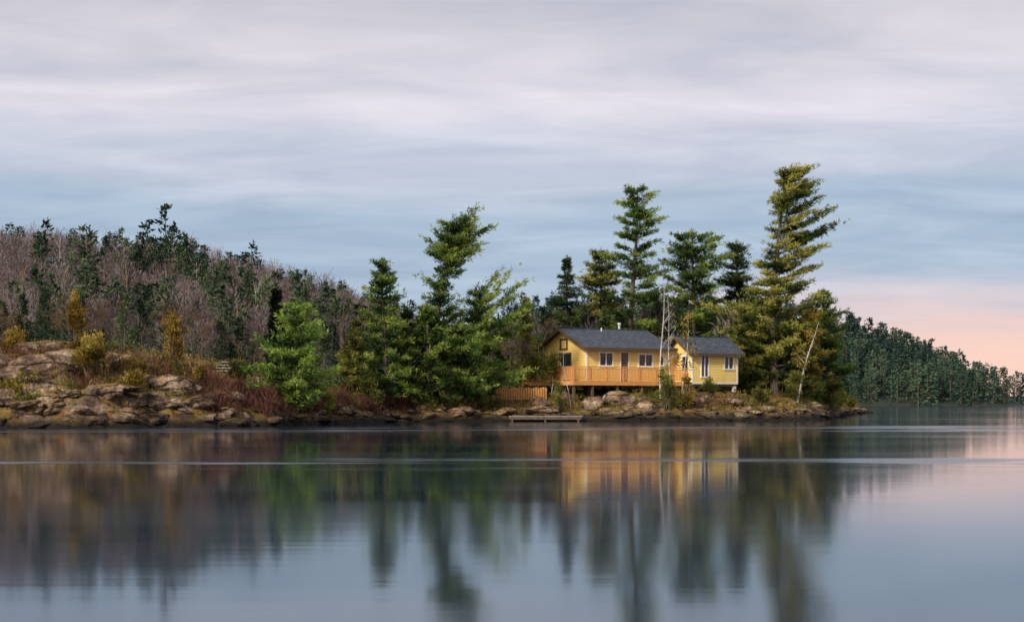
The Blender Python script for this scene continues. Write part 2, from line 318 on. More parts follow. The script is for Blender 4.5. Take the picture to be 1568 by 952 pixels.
# behind cottage
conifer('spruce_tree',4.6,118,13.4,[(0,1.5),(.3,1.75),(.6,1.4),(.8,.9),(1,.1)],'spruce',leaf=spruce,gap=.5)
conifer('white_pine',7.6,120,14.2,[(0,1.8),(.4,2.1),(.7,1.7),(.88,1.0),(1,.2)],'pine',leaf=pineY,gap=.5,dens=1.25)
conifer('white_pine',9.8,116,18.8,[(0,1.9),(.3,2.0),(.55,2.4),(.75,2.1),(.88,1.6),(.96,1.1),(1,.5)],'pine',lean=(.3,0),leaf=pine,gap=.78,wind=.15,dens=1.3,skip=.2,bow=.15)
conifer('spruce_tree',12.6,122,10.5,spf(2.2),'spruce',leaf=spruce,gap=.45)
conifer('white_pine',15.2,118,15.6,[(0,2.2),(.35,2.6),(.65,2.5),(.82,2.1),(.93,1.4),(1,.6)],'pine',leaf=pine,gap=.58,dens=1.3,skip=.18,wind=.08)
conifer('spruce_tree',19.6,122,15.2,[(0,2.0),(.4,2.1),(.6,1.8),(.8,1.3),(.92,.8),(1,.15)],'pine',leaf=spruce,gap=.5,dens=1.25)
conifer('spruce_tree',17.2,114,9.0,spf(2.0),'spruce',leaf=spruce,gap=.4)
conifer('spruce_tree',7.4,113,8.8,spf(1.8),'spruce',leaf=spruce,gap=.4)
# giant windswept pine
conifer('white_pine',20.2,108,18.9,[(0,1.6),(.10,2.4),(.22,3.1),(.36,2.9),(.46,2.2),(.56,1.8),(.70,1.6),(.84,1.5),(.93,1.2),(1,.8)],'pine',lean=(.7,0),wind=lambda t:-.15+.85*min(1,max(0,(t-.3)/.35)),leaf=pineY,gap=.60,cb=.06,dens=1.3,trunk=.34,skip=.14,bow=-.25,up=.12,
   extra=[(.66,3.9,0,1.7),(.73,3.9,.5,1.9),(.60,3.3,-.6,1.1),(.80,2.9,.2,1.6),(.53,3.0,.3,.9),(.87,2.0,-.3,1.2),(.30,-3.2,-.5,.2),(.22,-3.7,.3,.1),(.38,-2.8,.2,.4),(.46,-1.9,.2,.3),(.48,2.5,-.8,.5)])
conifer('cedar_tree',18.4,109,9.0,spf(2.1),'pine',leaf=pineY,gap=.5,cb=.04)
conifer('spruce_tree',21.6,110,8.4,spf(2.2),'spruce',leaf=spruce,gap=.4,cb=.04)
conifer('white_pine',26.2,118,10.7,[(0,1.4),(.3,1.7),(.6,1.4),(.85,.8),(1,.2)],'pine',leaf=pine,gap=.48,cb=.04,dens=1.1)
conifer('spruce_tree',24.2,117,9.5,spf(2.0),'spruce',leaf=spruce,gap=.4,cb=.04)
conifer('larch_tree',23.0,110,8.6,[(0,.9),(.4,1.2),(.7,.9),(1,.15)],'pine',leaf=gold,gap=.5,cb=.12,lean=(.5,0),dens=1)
baretree('birch_tree',21.2,105.0,7.2,lean=(1.6,0),nl=8,r=.09,leafn=3,leaf=gold,spread=1.3)
baretree('birch_tree',10.3,97.6,9.4,lean=(.2,0),nl=12,r=.075,spread=1.5)
baretree('birch_tree',11.2,98.2,8.6,lean=(-.4,0),nl=10,r=.06,spread=1.3)
baretree('birch_tree',12.0,98.8,7.6,lean=(.4,0),nl=9,r=.05,spread=1.0,leafn=2,leaf=gold)
baretree('birch_tree',4.0,96.6,5.0,lean=(-.5,0),nl=6,r=.035,spread=.9)
baretree('aspen_tree',1.8,100.5,5.4,lean=(.2,0),nl=12,r=.05,spread=1.4,leafn=5,leaf=olive)
baretree('aspen_tree',2.9,99.2,4.4,lean=(-.2,0),nl=12,r=.04,spread=1.2,leafn=5,leaf=olive)
for (xx,yy_,zt) in [(-1.6,103,6.2),(2.6,110,7.6),(-.2,106,6.8),(0.4,101,5.6),(-17.5,96,5.6),(-27,92,7.5),(-30,95,8),(-21.5,95,7.2),(-24.5,99,8),(-33,90,7)]:
    baretree('maple_tree',xx,yy_,zt,bk=bark,tw=brownt,nl=14,r=.06,spread=2.0)
bush('alder_shrub',10.6,96.6,2.2,3.8,olive,360,8,.18)
bush('alder_shrub',11.9,97.0,1.6,2.6,gold,220,7,.18)
bush('alder_shrub',3.2,95.9,1.0,2.4,olive,150,7,.18)
bush('alder_shrub',13.9,98.6,1.4,1.8,olive,200,7,.18)
bush('yellow_shrub',21.3,105,2.4,2.4,olive,320,7,.2)
bush('cedar_shrub',26.4,116.5,2.4,3.2,olive,300,7,.25)
bush('cedar_shrub',28.6,126,2.6,3.6,olive,320,7,.28)
bush('cedar_shrub',31.2,136,2.6,2.6,pine,320,7,.28)
bush('cedar_shrub',34.6,147,3.0,1.9,olive,300,7,.28)
bush('cedar_shrub',24.0,111.5,2.0,2.4,pine,260,7,.25)
bush('larch_shrub',-19.9,82,2.2,3.4,orange,460,8,.18)
bush('larch_shrub',-27.2,88,1.4,4.2,orange,420,8,.18)
bush('larch_shrub',-30.5,86,2.4,2.6,orange,420,8,.18)
bush('golden_shrub',-22.0,74.4,2.9,2.4,gold,620,8,.18,depth=3)
bush('golden_shrub',-19.9,74.2,1.3,1.6,gold,260,8,.17)
bush('golden_shrub',-17.0,76.4,1.0,1.3,gold,200,8,.16)
bush('golden_shrub',-24.6,72.6,1.4,1.2,olive,200,8,.16)
bush('golden_shrub',-20.8,77.5,2.2,1.4,gold,300,8,.17)
bush('golden_shrub',-24.0,77.5,2.0,1.3,orange,300,8,.17)
bush('juniper_shrub',-16.0,82,2.2,1.7,olive,320,8,.18)
bush('juniper_shrub',-18.4,78.5,2.0,1.3,olive,280,8,.18)
bush('juniper_shrub',-11.0,84.6,2.0,1.6,olive,300,8,.18)
bush('juniper_shrub',-9.2,89.4,2.0,2.9,olive,380,8,.2)
bush('juniper_shrub',-5.6,92.9,1.8,1.3,olive,260,8,.18)
bush('juniper_shrub',-1.6,95.2,2.0,1.2,olive,260,8,.18)
bush('juniper_shrub',17.6,100.4,2.0,1.4,olive,260,8,.18)
def patch(name,pts,leaf,hh,nb,size,wf,spread=.35):
    mb=MB();P=np.array(pts);z=land_h(P[:,0],P[:,1]);k=z>.4;P=P[k];z=z[k];n=len(P)
    C=np.stack([P[:,0],P[:,1],z+U(0,hh,n)*.6],-1)
    blades(mb,C,np.tile([0,0,1.],(n,1)),np.full(n,size)*U(.6,1.3,n),nb,spread,wf,0,.48+.7*(fbm(P[:,0]*.6,P[:,1]*.6)-.5)+N(0,.10,n),.35)
    return mb.obj(name,[leaf])
def spts(x0,x1,s0,s1,n,clump=.5,thr=.45,off=0):
    x=U(x0,x1,n);s=s0+(s1-s0)*U(0,1,n)**1.2;y=np.interp(x,SX,SY)+s
    k=fbm(x*clump+off,y*clump+off*2,3)>thr
    return np.stack([x[k],y[k]],-1)
patch('red_undergrowth',np.concatenate([spts(-17.5,-7,.8,5,2600,.4,.36,3),spts(-34,-17,2,10,2600,.5,.47,7),spts(-7,20,1.5,4,800,.6,.52,5)]),red,.8,9,.48,.06,.5)
patch('dry_grass',np.concatenate([spts(-36,-12,2,20,4400,.5,.48,20),spts(-12,30,1.2,12,1500,.5,.49,31),spts(24,42,1,8,500,.5,.3,2)]),grassm,.25,8,.34,.08,.5)
patch('golden_undergrowth',np.concatenate([spts(-36,-15,1.2,12,3000,.55,.51,70),spts(-12,22,1.2,6,900,.6,.5,77)]),gold,.45,8,.22,.3,.6)
patch('green_undergrowth',np.concatenate([spts(-36,-12,1.5,20,2800,.5,.49,40),spts(-12,35,1.5,14,2300,.5,.48,51)]),olive,.5,8,.28,.22,.6)
# ------------------------------------------------------------------ rocks
import bmesh
def icos(seed):
    bm=bmesh.new();bmesh.ops.create_icosphere(bm,subdivisions=4,radius=1)
    V=np.array([v.co for v in bm.verts]);F=np.array([[v.index for v in f.verts] for f in bm.faces]);bm.free()
    out=[]
    planes=nrm(np.random.default_rng(seed).normal(0,1,(11,3)));pd=np.random.default_rng(seed+50).uniform(.5,.9,11)
    for v in V:
        p=v.copy()
        for q,dq in zip(planes,pd):
            t=p@q
            if t>dq: p=p-q*(t-dq)*.88
        p=p*(1+.12*mn.noise(Vector(v*1.7)+Vector((seed,0,0)))+.07*mn.noise(Vector(v*4)+Vector((seed,3,0)))+.035*mn.noise(Vector(v*10)+Vector((seed,3,0))));out.append(p)
    return np.array(out),F
RK=[icos(s) for s in range(6)]
def addrock(mb,x,y,z,sx_,sy_,sz_):
    V,F=RK[rng.integers(6)];a=U(0,6.28);c,s=math.cos(a),math.sin(a)
    R=np.array([[c,-s,0],[s,c,0],[0,0,1]]);W=(V@R.T)*np.array([sx_,sy_,sz_])
    ti=N(0,.12);Rt=np.array([[math.cos(ti),0,math.sin(ti)],[0,1,0],[-math.sin(ti),0,math.cos(ti)]])
    mb.add(W@Rt.T+np.array([x,y,z]),F,0,.5,False)
mb=MB()
for i in range(420):
    x=U(-36,42);s=U(-.4,2.6);y=float(np.interp(x,SX,SY))+s;h=gh(x,y)
    if h<-.35: continue
    r=U(.10,.55)*(1.3 if x<-15 else 1);addrock(mb,x,y,h-.05,r*U(1,1.7),r,r*U(.35,.7))
mb.obj('shoreline_rocks',[rock])
def boulder(x,y,sx_,sy_,sz_,dz=0):
    mb=MB();addrock(mb,x,y,gh(x,y)+dz,sx_,sy_,sz_);mb.obj('boulder',[rock])
for a in [(-25.5,75.5,2.6,1.6,1.2,-.3),(-22.9,78.5,2.6,1.6,1.1,-.2),(-28.5,76,2.4,1.6,1.3,-.2),(-20.2,76.2,1.7,1.2,.9,-.2),(-18.2,75.6,1.5,1.1,.75,-.1),(-15.9,77,1.6,1.0,.6,-.1),(-23.8,73.0,1.7,1.1,.8,-.2),(-27,72.2,2.0,1.2,.8,-.2),(-21.2,73.2,1.4,.9,.6,-.1),(-16.9,75.3,1.4,.9,.5,-.1),(-26,79.5,2.2,1.5,1.0,0),(-24.6,76.8,1.5,1.2,.9,0),(-19.3,74.2,1.3,.9,.6,-.1),(-29.5,73.2,1.8,1.2,.9,-.2),
          (5.6,97.2,1.1,.9,.75),(7.6,98.0,1.5,1.0,.95),(9.1,97.4,1.0,.9,.7),(6.7,96.0,1.2,.7,.5),(8.8,96.2,1.3,.7,.5),(12.9,98.3,1.2,.9,.6),(3.6,98.8,1.0,.9,.6),(1.8,95.6,1.4,.9,.35),(-.6,95.2,1.1,.8,.4),(-3.5,93.7,1.2,.8,.4),(-7.5,91,1.2,.8,.4),(15.3,98.2,1.3,.9,.45),(18.2,100.3,1.2,.8,.4),(-10.5,86,1.1,.8,.4),(1.8,97.2,1.0,.8,.5)]:
    boulder(*a)
# ------------------------------------------------------------------ forests (merged masses)
def proto_con(nbl,r,seed,size=.07):
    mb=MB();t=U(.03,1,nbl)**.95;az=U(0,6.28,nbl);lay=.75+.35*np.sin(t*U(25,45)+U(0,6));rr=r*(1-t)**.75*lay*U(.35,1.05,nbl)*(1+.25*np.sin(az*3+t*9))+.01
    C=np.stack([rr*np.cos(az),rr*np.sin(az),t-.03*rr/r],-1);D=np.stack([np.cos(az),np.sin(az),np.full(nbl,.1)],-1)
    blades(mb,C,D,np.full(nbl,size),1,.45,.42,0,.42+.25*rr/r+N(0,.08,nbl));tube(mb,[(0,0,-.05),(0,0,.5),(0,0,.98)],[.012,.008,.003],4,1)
    return mb
def proto_pine(nbl,r,size=.07):
    mb=MB();k=14;C=[]
    for i in range(k):
        t=.12+.88*(i/(k-1));az=U(0,6.28);R=r*U(.3,1)*(1.2-t)*1.2;c=np.array([R*math.cos(az)*.6,R*math.sin(az)*.6,t-.04]);v=nrm(N(0,1,(nbl//k,3)))*U(.2,1,(nbl//k,1));C.append(c+v*np.array([r*.55*(1.35-t),r*.55*(1.35-t),.05]))
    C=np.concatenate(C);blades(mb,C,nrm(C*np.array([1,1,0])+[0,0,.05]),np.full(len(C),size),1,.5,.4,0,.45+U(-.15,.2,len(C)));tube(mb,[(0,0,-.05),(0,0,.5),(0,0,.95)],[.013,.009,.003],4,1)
    return mb
def proto_bare(nbl,r,size=.09):
    mb=MB();tube(mb,[(0,0,-.05),(N(0,.01),0,.4),(N(0,.02),0,.95)],[.011,.008,.003],4,1)
    for i in range(9):
        t=U(.3,.8);az=U(0,6.28);p0=np.array([0,0,t]);d=np.array([math.cos(az)*.6,math.sin(az)*.6,1])*U(.15,.3);tube(mb,[p0,p0+d*.5,p0+d*1.0+[0,0,.03]],[.005,.003,.002],3,1)
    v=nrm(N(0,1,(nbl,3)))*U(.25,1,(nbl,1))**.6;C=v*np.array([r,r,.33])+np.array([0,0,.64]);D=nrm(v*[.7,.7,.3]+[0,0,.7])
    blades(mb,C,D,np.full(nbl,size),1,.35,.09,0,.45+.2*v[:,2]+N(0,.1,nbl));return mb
def pack(mb):
    return np.concatenate(mb.V),np.concatenate(mb.L).reshape(-1,4),np.concatenate(mb.M),np.concatenate(mb.C)
def forest(name,items,protos,mats,moff):
    Vs=[];Fs=[];Ms=[];Cs=[];n=0
    for kd,x,y,z,H,w in items:
        V,F,M,C=protos[kd][rng.integers(len(protos[kd]))];a=U(0,6.28);c,s=math.cos(a),math.sin(a)
        W=np.stack([(V[:,0]*c-V[:,1]*s)*H*w+x,(V[:,0]*s+V[:,1]*c)*H*w+y,V[:,2]*H+z],-1)
        Vs.append(W);Fs.append(F+n);Ms.append(np.where(M==0,moff[kd][0],moff[kd][1]));Cs.append(np.clip(C+N(0,.17),0,1));n+=len(W)
    mb=MB();mb.V=Vs;mb.L=[np.concatenate(Fs).ravel()];k=len(mb.L[0])//4;mb.T=[np.full(k,4)];mb.M=[np.concatenate(Ms)];mb.C=[np.concatenate(Cs)];mb.S=[np.full(k,False)]
    return mb.obj(name,mats)
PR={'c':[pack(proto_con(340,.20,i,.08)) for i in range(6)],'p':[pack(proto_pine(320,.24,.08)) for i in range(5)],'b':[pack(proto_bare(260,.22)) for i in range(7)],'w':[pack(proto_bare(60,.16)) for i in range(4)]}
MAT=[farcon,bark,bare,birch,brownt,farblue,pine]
moff={'c':(0,1),'p':(0,1),'b':(2,4),'w':(2,3)}
items=[]
sp=4.0
for gx in np.arange(-170,28,sp):
    for gy in np.arange(134,312,sp):
        x=gx+U(-1.8,1.8);y=gy+U(-1.8,1.8)
        if abs(x)>y*.364+22: continue
        z=gh(x,y)
        if z<.8: continue
        f=float(fbm(x*.045+7,y*.045,3));e=(y-134)/170
        pc=np.clip(.27+(f-.5)*3.6+.0070*(x+55)+(.30 if e<.35 else 0)-(.16 if e>.7 else 0),.05,.95)
        if U()<pc: items.append(('c' if U()<.4 else 'p',x,y,z-.3,U(5.0,9.0),U(.95,1.5)))
        elif U()<.04: items.append(('w',x,y,z-.3,U(6.5,8.5),1))
        else: items.append(('b',x,y,z-.3,U(6.0,8.5),U(.9,1.4)))
for x,y,H in [(-72,278,11),(-66,268,13),(-64,280,9),(-60,250,11),(-58,240,10),(-62,205,12),(-67,200,11),(-36,190,9),(-75,225,10),(-50,270,9)]:
    items.append(('p',x,y,gh(x,y)-.3,H,1.25))
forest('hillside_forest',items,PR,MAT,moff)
PR2={'c':[pack(proto_con(1500,.20,i,.045)) for i in range(4)],'p':[pack(proto_pine(1400,.22,.045)) for i in range(3)],'b':[pack(proto_bare(800,.22,.08)) for i in range(4)]}
items=[]
for gx in np.arange(-58,30,3.4):
    for gy in np.arange(100,134,3.6):
        x=gx+U(-1.5,1.5);y=gy+U(-1.5,1.5)
        if gh(x,y)<.9 or abs(x)>y*.364+12: continue
        if x>0 and (y<112): continue
        if x>-8 and y<106: continue
        if x>20 and y<118: continue
        q=U();lim=5.5 if x<-3 else 7
        if x<-18: kd='b' if q<.35 else ('c' if q<.65 else 'p')
        else: kd='b' if q<.25 else ('c' if q<.65 else 'p')
        items.append((kd,x,y,gh(x,y)-.3,U(.65,1.15)*lim,U(.9,1.4)))
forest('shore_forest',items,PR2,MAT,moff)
items=[]
for gx in np.arange(0,176,4.2):
    for gy in np.arange(431,520,5):
        x=gx+U(-2,2);y=gy+U(-2,2);z=float(far_h(x,y))
        if z<.1: continue
        hs=U(7,15)*float(np.interp(x,[145,160,172],[1,.75,.35]))
        items.append(('c' if U()<.5 else 'p',x,y,z-.8,hs,U(1,1.5)))
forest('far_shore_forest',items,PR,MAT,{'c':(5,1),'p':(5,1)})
# ------------------------------------------------------------------ cottage
def plain(name,col,rough=.6,var=.12,scale=4,bump=.1,spec=.3,stretch=None):
    lo=tuple(c*(1-var) for c in col);hi=tuple(min(1,c*(1+var)) for c in col)
    return surf(name,[(.3,lo),(.7,hi)],scale,rough,bump,spec=spec,stretch=stretch)
m,nt,o=mat('yellow_clapboard');L=nt.links
tc=nd(nt,'ShaderNodeTexCoord');sx=nd(nt,'ShaderNodeSeparateXYZ');L.new(tc.outputs['Object'],sx.inputs[0])
fr=mth(nt,'FRACT',mth(nt,'MULTIPLY',sx.outputs[2],5.2));nn=noi(nt,1.6,5,tc.outputs['Object'])
c=ramp(nt,[(.3,(.82,.55,.14)),(.7,(.93,.68,.22))],nn.outputs['Fac']).outputs[0]
c=mix(nt,1,c,ramp(nt,[(0,(.66,.64,.6)),(.14,(1,1,1))],fr).outputs[0],'MULTIPLY')
b=nd(nt,'ShaderNodeBump');b.inputs['Strength'].default_value=.6;b.inputs['Distance'].default_value=.02;L.new(mth(nt,'SUBTRACT',1,fr),b.inputs['Height'])
p=nd(nt,'ShaderNodeBsdfPrincipled');p.inputs['Roughness'].default_value=.6;L.new(c,p.inputs['Base Color']);L.new(b.outputs[0],p.inputs['Normal']);L.new(p.outputs[0],o.inputs[0]);yel=m
shing=surf('slate_shingles',[(.3,(.028,.036,.05)),(.55,(.058,.072,.095)),(.75,(.105,.125,.155))],3,.85,.6,stretch=(1,1,4))
white=plain('white_trim',(.78,.76,.72));deckm=plain('cedar_decking',(.64,.29,.09),.7,.25,3,stretch=(1,1,6))
beam=plain('weathered_beam',(.12,.085,.06),.9,.3);dk=plain('dark_trim',(.10,.06,.035));brown=plain('brown_door',(.22,.12,.05));grey=plain('weathered_wood',(.33,.31,.28),.85,.25)
metal=plain('galvanised_pipe',(.5,.5,.5),.4)
m,nt,o=mat('window_glass');p=nd(nt,'ShaderNodeBsdfPrincipled');p.inputs['Base Color'].default_value=(.02,.025,.03,1);p.inputs['Roughness'].default_value=.06;nt.links.new(p.outputs[0],o.inputs[0]);glass=m
A=(5.3,100,0);ROT=math.radians(30)
cot=bpy.data.objects.new('yellow_lakeside_cottage',None);scene.collection.objects.link(cot);cot.location=A;cot.rotation_euler[2]=ROT
def part(name,mats):
    mb=MB();return mb,(lambda:mb.obj(name,mats,parent=cot))
def wallbox(mb,axis,fix,th,a0,a1,z0,z1,ops):
    cx=sorted({a0,a1,*[q for o_ in ops for q in o_[:2]]});cz=sorted({z0,z1,*[q for o_ in ops for q in o_[2:4]]})
    for i in range(len(cx)-1):
        for j in range(len(cz)-1):
            mx=(cx[i]+cx[i+1])/2;mz=(cz[j]+cz[j+1])/2
            if any(o_[0]<mx<o_[1] and o_[2]<mz<o_[3] for o_ in ops): continue
            if axis=='x': box(mb,cx[i],cx[i+1],fix,fix+th,cz[j],cz[j+1])
            else: box(mb,fix,fix+th,cx[i],cx[i+1],cz[j],cz[j+1])
def window(axis,fix,a0,a1,z0,z1,mull=1,frame=white,name='window'):
    mb=MB();t=.10
    def bb(p0,p1,d0,d1,q0,q1,mi):
        if axis=='x': box(mb,p0,p1,fix+d0,fix+d1,q0,q1,mi)
        else: box(mb,fix+d0,fix+d1,p0,p1,q0,q1,mi)
    bb(a0-t,a1+t,-.04,.03,z1,z1+t*1.2,0);bb(a0-t-.03,a1+t+.03,-.07,.03,z0-t,z0,0);bb(a0-t,a0,-.038,.028,z0,z1,0);bb(a1,a1+t,-.038,.028,z0,z1,0)
    for i in range(mull):
        c=a0+(a1-a0)*(i+1)/(mull+1);bb(c-.035,c+.035,-.01,.045,z0,z1,0)
    bb(a0,a1,.05,.06,z0,z1,1)
    mb.obj(name,[frame,glass],parent=cot)
F0=2.80;E0=5.28
fo=[(1.15,2.2,3.92,4.78),(2.95,3.6,F0,4.85),(4.55,5.7,3.92,4.72),(6.45,6.7,4.0,4.7)]
mb,fin=part('main_walls',[yel])
wallbox(mb,'x',0,.15,0,7,F0,E0,fo);wallbox(mb,'x',5.85,.15,0,7,F0,E0,[])
go=[(2.1,3.55,3.95,4.75)]
wallbox(mb,'y',0,.15,.15,5.85,F0,E0,go);wallbox(mb,'y',6.85,.15,.15,5.85,F0,E0,[])
pk=E0+1.28
for xx in (0,6.85):
    V=[(xx,0,E0),(xx,6,E0),(xx,3,pk),(xx+.15,0,E0),(xx+.15,6,E0),(xx+.15,3,pk)];mb.add(V,[(0,2,1),(3,4,5)]);mb.add(V,[(0,3,5,2),(1,2,5,4)])
fin()
window('x',0,*fo[0],mull=1);window('x',0,*fo[2],mull=1);window('x',0,*fo[3],mull=0)
window('y',0,*go[0],mull=1,frame=dk);window('y',-.045,2.6,3.4,5.2,5.8,mull=0,frame=dk,name='gable_window')
mb,fin=part('front_door',[brown,white,glass])
box(mb,2.95,3.6,.04,.09,F0,4.85,0);box(mb,3.08,3.47,.025,.038,4.0,4.7,2);box(mb,2.87,2.95,-.04,.03,F0,4.93,1);box(mb,3.6,3.68,-.04,.03,F0,4.93,1);box(mb,2.95,3.6,-.04,.03,4.85,4.93,1);fin()
mb,fin=part('corner_trim',[white])
for (x0,x1,y0,y1) in [(-.025,.1,-.025,-.002),(6.9,7.02,-.025,-.002)]: box(mb,x0,x1,y0,y1,F0,E0)
box(mb,-.025,-.002,0,.1,F0,E0);box(mb,-.025,-.002,5.88,6,F0,E0);fin()
def gable_roof(name,x0,x1,y0,y1,ze,zr,ym):
    mb,fin=part(name,[shing,white,dk])
    slab(mb,[(x0,y0,ze),(x1,y0,ze),(x1,ym,zr),(x0,ym,zr)],.10)
    slab(mb,[(x0,ym,zr),(x1,ym,zr),(x1,y1,ze),(x0,y1,ze)],.10)
    box(mb,x0,x1,y0-.03,y0-.003,ze-.2,ze-.015,2)
    for xx in (x0-.035,x1+.005):
        for (ya,yb_) in ((y0,ym),(y1,ym)):
            V=[(xx,ya,ze-.24),(xx,ya,ze+.02),(xx,yb_,zr+.02),(xx,yb_,zr-.22)]
            V=V+[(a+.03,b_,c_) for a,b_,c_ in V];mb.add(V,[(0,1,2,3),(7,6,5,4),(0,4,5,1),(1,5,6,2),(3,2,6,7),(0,3,7,4)],2)
    box(mb,x0,x1,ym-.09,ym+.09,zr-.01,zr+.035,0)
    fin()
sl=1.28/3
gable_roof('main_roof',-.5,7.35,-.55,6.55,E0-.55*sl+.12,pk+.12,3)
mb,fin=part('wing_walls',[yel])
Z0=2.72;E1=4.98
wo=[(8.85,9.45,3.15,4.65),(11.0,11.75,3.75,4.6)]
wallbox(mb,'x',-1.8,.15,8,12.2,Z0,E1,wo);wallbox(mb,'x',1.25,.15,8,12.2,Z0,E1,[])
wallbox(mb,'y',8,.15,-1.65,1.25,Z0,E1,[(-1.3,-.6,3.5,4.6)]);wallbox(mb,'y',12.05,.15,-1.65,1.25,Z0,E1,[])
pk1=E1+1.05
for xx in (8,12.05):
    V=[(xx,-1.8,E1),(xx,1.4,E1),(xx,-.2,pk1),(xx+.15,-1.8,E1),(xx+.15,1.4,E1),(xx+.15,-.2,pk1)];mb.add(V,[(0,2,1),(3,4,5)]);mb.add(V,[(0,3,5,2),(1,2,5,4)])
box(mb,7.01,7.99,.3,3.5,Z0,5.2);fin()
window('x',-1.8,*wo[0],mull=1);window('x',-1.8,*wo[1],mull=1);window('y',8,-1.3,-.6,3.5,4.6,mull=0)
s1=1.05/1.6
gable_roof('wing_roof',7.55,12.6,-2.2,1.8,E1-.4*s1+.12,pk1+.12,-.2)
mb,fin=part('link_roof',[shing]);slab(mb,[(7.36,-.1,5.22),(8.3,-.1,5.22),(8.3,3.6,5.9),(7.36,3.6,5.9)],.1);fin()
mb,fin=part('wing_trim',[white])
box(mb,7.975,8.1,-1.825,-1.802,Z0,E1);box(mb,12.1,12.225,-1.825,-1.802,Z0,E1);box(mb,7.975,7.998,-1.8,-1.68,Z0,E1);box(mb,12.202,12.225,-1.8,-1.68,Z0,E1);box(mb,7.98,12.22,-1.83,-1.803,Z0-.12,Z0-.003);fin()
mb,fin=part('floor_beams',[beam,white])
box(mb,.05,6.95,.05,5.95,2.5,F0-.003);box(mb,8.05,12.15,-1.75,1.35,2.45,Z0-.003)
for px_,py_ in [(.4,.4),(2.5,.4),(4.6,.4),(6.7,.4),(.4,5.6),(3.5,5.6),(6.7,5.6),(.4,3),(3.5,3),(8.3,-1.5),(10.2,-1.5),(8.3,1.1),(12,1.1)]:
    box(mb,px_-.1,px_+.1,py_-.1,py_+.1,-.2,2.5)
box(mb,11.85,12.1,-1.75,-1.5,-.2,2.45,1);fin()
mb,fin=part('deck',[deckm,beam])
def railing(p,q,zf):
    p=np.array(p);q=np.array(q);Ld=np.linalg.norm(q-p);d=(q-p)/Ld;nx_=abs(d[0])>.5
    def seg(a,b,h0,h1,w,mi=0,off=0):
        c0=p+d*a;c1=p+d*b
        if nx_: box(mb,min(c0[0],c1[0]),max(c0[0],c1[0]),p[1]-w+off,p[1]+w+off,zf+h0,zf+h1,mi)
        else: box(mb,p[0]-w+off,p[0]+w+off,min(c0[1],c1[1]),max(c0[1],c1[1]),zf+h0,zf+h1,mi)
    seg(0,Ld,.98,1.04,.06);seg(0,Ld,.10,.16,.025);seg(0,Ld,.86,.92,.025)
    k=int(Ld/1.6)+1
    for i in range(k+1):
        a=min(max(i*Ld/k,.05),Ld-.05);seg(a-.05,a+.05,0.005,.975,.045)
    a=.12
    while a<Ld-.1: seg(a,a+.065,.165,.855,.015);a+=.125
zf=2.74
box(mb,-2.0,7.95,-1.35,-.03,zf-.06,zf);box(mb,-2.0,-.05,-.028,5.6,zf-.06,zf)
box(mb,-2.03,7.95,-1.39,-1.352,zf-.28,zf+.02);box(mb,-2.04,-2.002,-1.35,5.6,zf-.28,zf+.02)
railing((-1.97,-1.32),(7.93,-1.32),zf);railing((-1.97,-1.25),(-1.97,5.6),zf);railing((-1.9,5.57),(-.1,5.57),zf)
for px_ in (-1.85,-.3,1.8,3.9,6.0,7.7): box(mb,px_-.08,px_+.08,-1.28,-1.12,-.3,zf-.062,1)
for py_ in (1,3.2,5.4): box(mb,-1.9,-1.74,py_-.08,py_+.08,-.2,zf-.062,1)
box(mb,-1.95,7.9,-1.1,-1.0,zf-.26,zf-.063,1);fin()
mb,fin=part('stove_pipe',[metal]);tube(mb,[(5.2,3.5,6.2),(5.2,3.5,7.1)],[.09,.09],10);tube(mb,[(5.2,3.5,7.08),(5.2,3.5,7.22)],[.15,.12],10);fin()
mb,fin=part('gable_vent_pipe',[white]);tube(mb,[(3,2.6,6.3),(3,2.6,6.75)],[.05,.05],8);fin()
def hut(name,x,y,w,d,h,rise,wm,rm,rz=0,dm=dk,dz=-.1):
    e=bpy.data.objects.new(name,None);scene.collection.objects.link(e);z=gh(x,y)+dz;e.location=(x,y,z);e.rotation_euler[2]=rz
    mb=MB();box(mb,-w/2,w/2,-d/2,d/2,0,h)
    for yy0 in (-d/2,d/2-.05):
        V=[(-w/2,yy0,h),(w/2,yy0,h),(0,yy0,h+rise),(-w/2,yy0+.05,h),(w/2,yy0+.05,h),(0,yy0+.05,h+rise)];mb.add(V,[(0,1,2),(3,5,4)])
    mb.obj('walls',[wm],parent=e)
    mb=MB();o_=.15;k=rise/(w/2)
    slab(mb,[(-w/2-o_,-d/2-o_,h-o_*k+.06),(0,-d/2-o_,h+rise+.06),(0,d/2+o_,h+rise+.06),(-w/2-o_,d/2+o_,h-o_*k+.06)],.05)
    slab(mb,[(0,-d/2-o_,h+rise+.06),(w/2+o_,-d/2-o_,h-o_*k+.06),(w/2+o_,d/2+o_,h-o_*k+.06),(0,d/2+o_,h+rise+.06)],.05);mb.obj('roof',[rm],parent=e)
    mb=MB();box(mb,-w*.16,w*.16,-d/2-.03,-d/2-.003,.05,h*.85);mb.obj('door',[dm],parent=e)
hut('garden_shed',-2.5,98.0,1.4,1.6,1.2,.6,grey,white,-.3)
hut('small_cabin',-28.8,110,2.6,3.0,1.3,.8,grey,shing,.5,dz=-.5)
e=bpy.data.objects.new('wooden_steps',None);scene.collection.objects.link(e);e.location=(-17.2,81,gh(-17.2,81)-.05);e.rotation_euler[2]=-.5
mb=MB()
for i in range(6): box(mb,-.55,.55,i*.28,i*.28+.26,.10+i*.18,.14+i*.18)
mb.obj('treads',[grey],parent=e)
mb=MB()
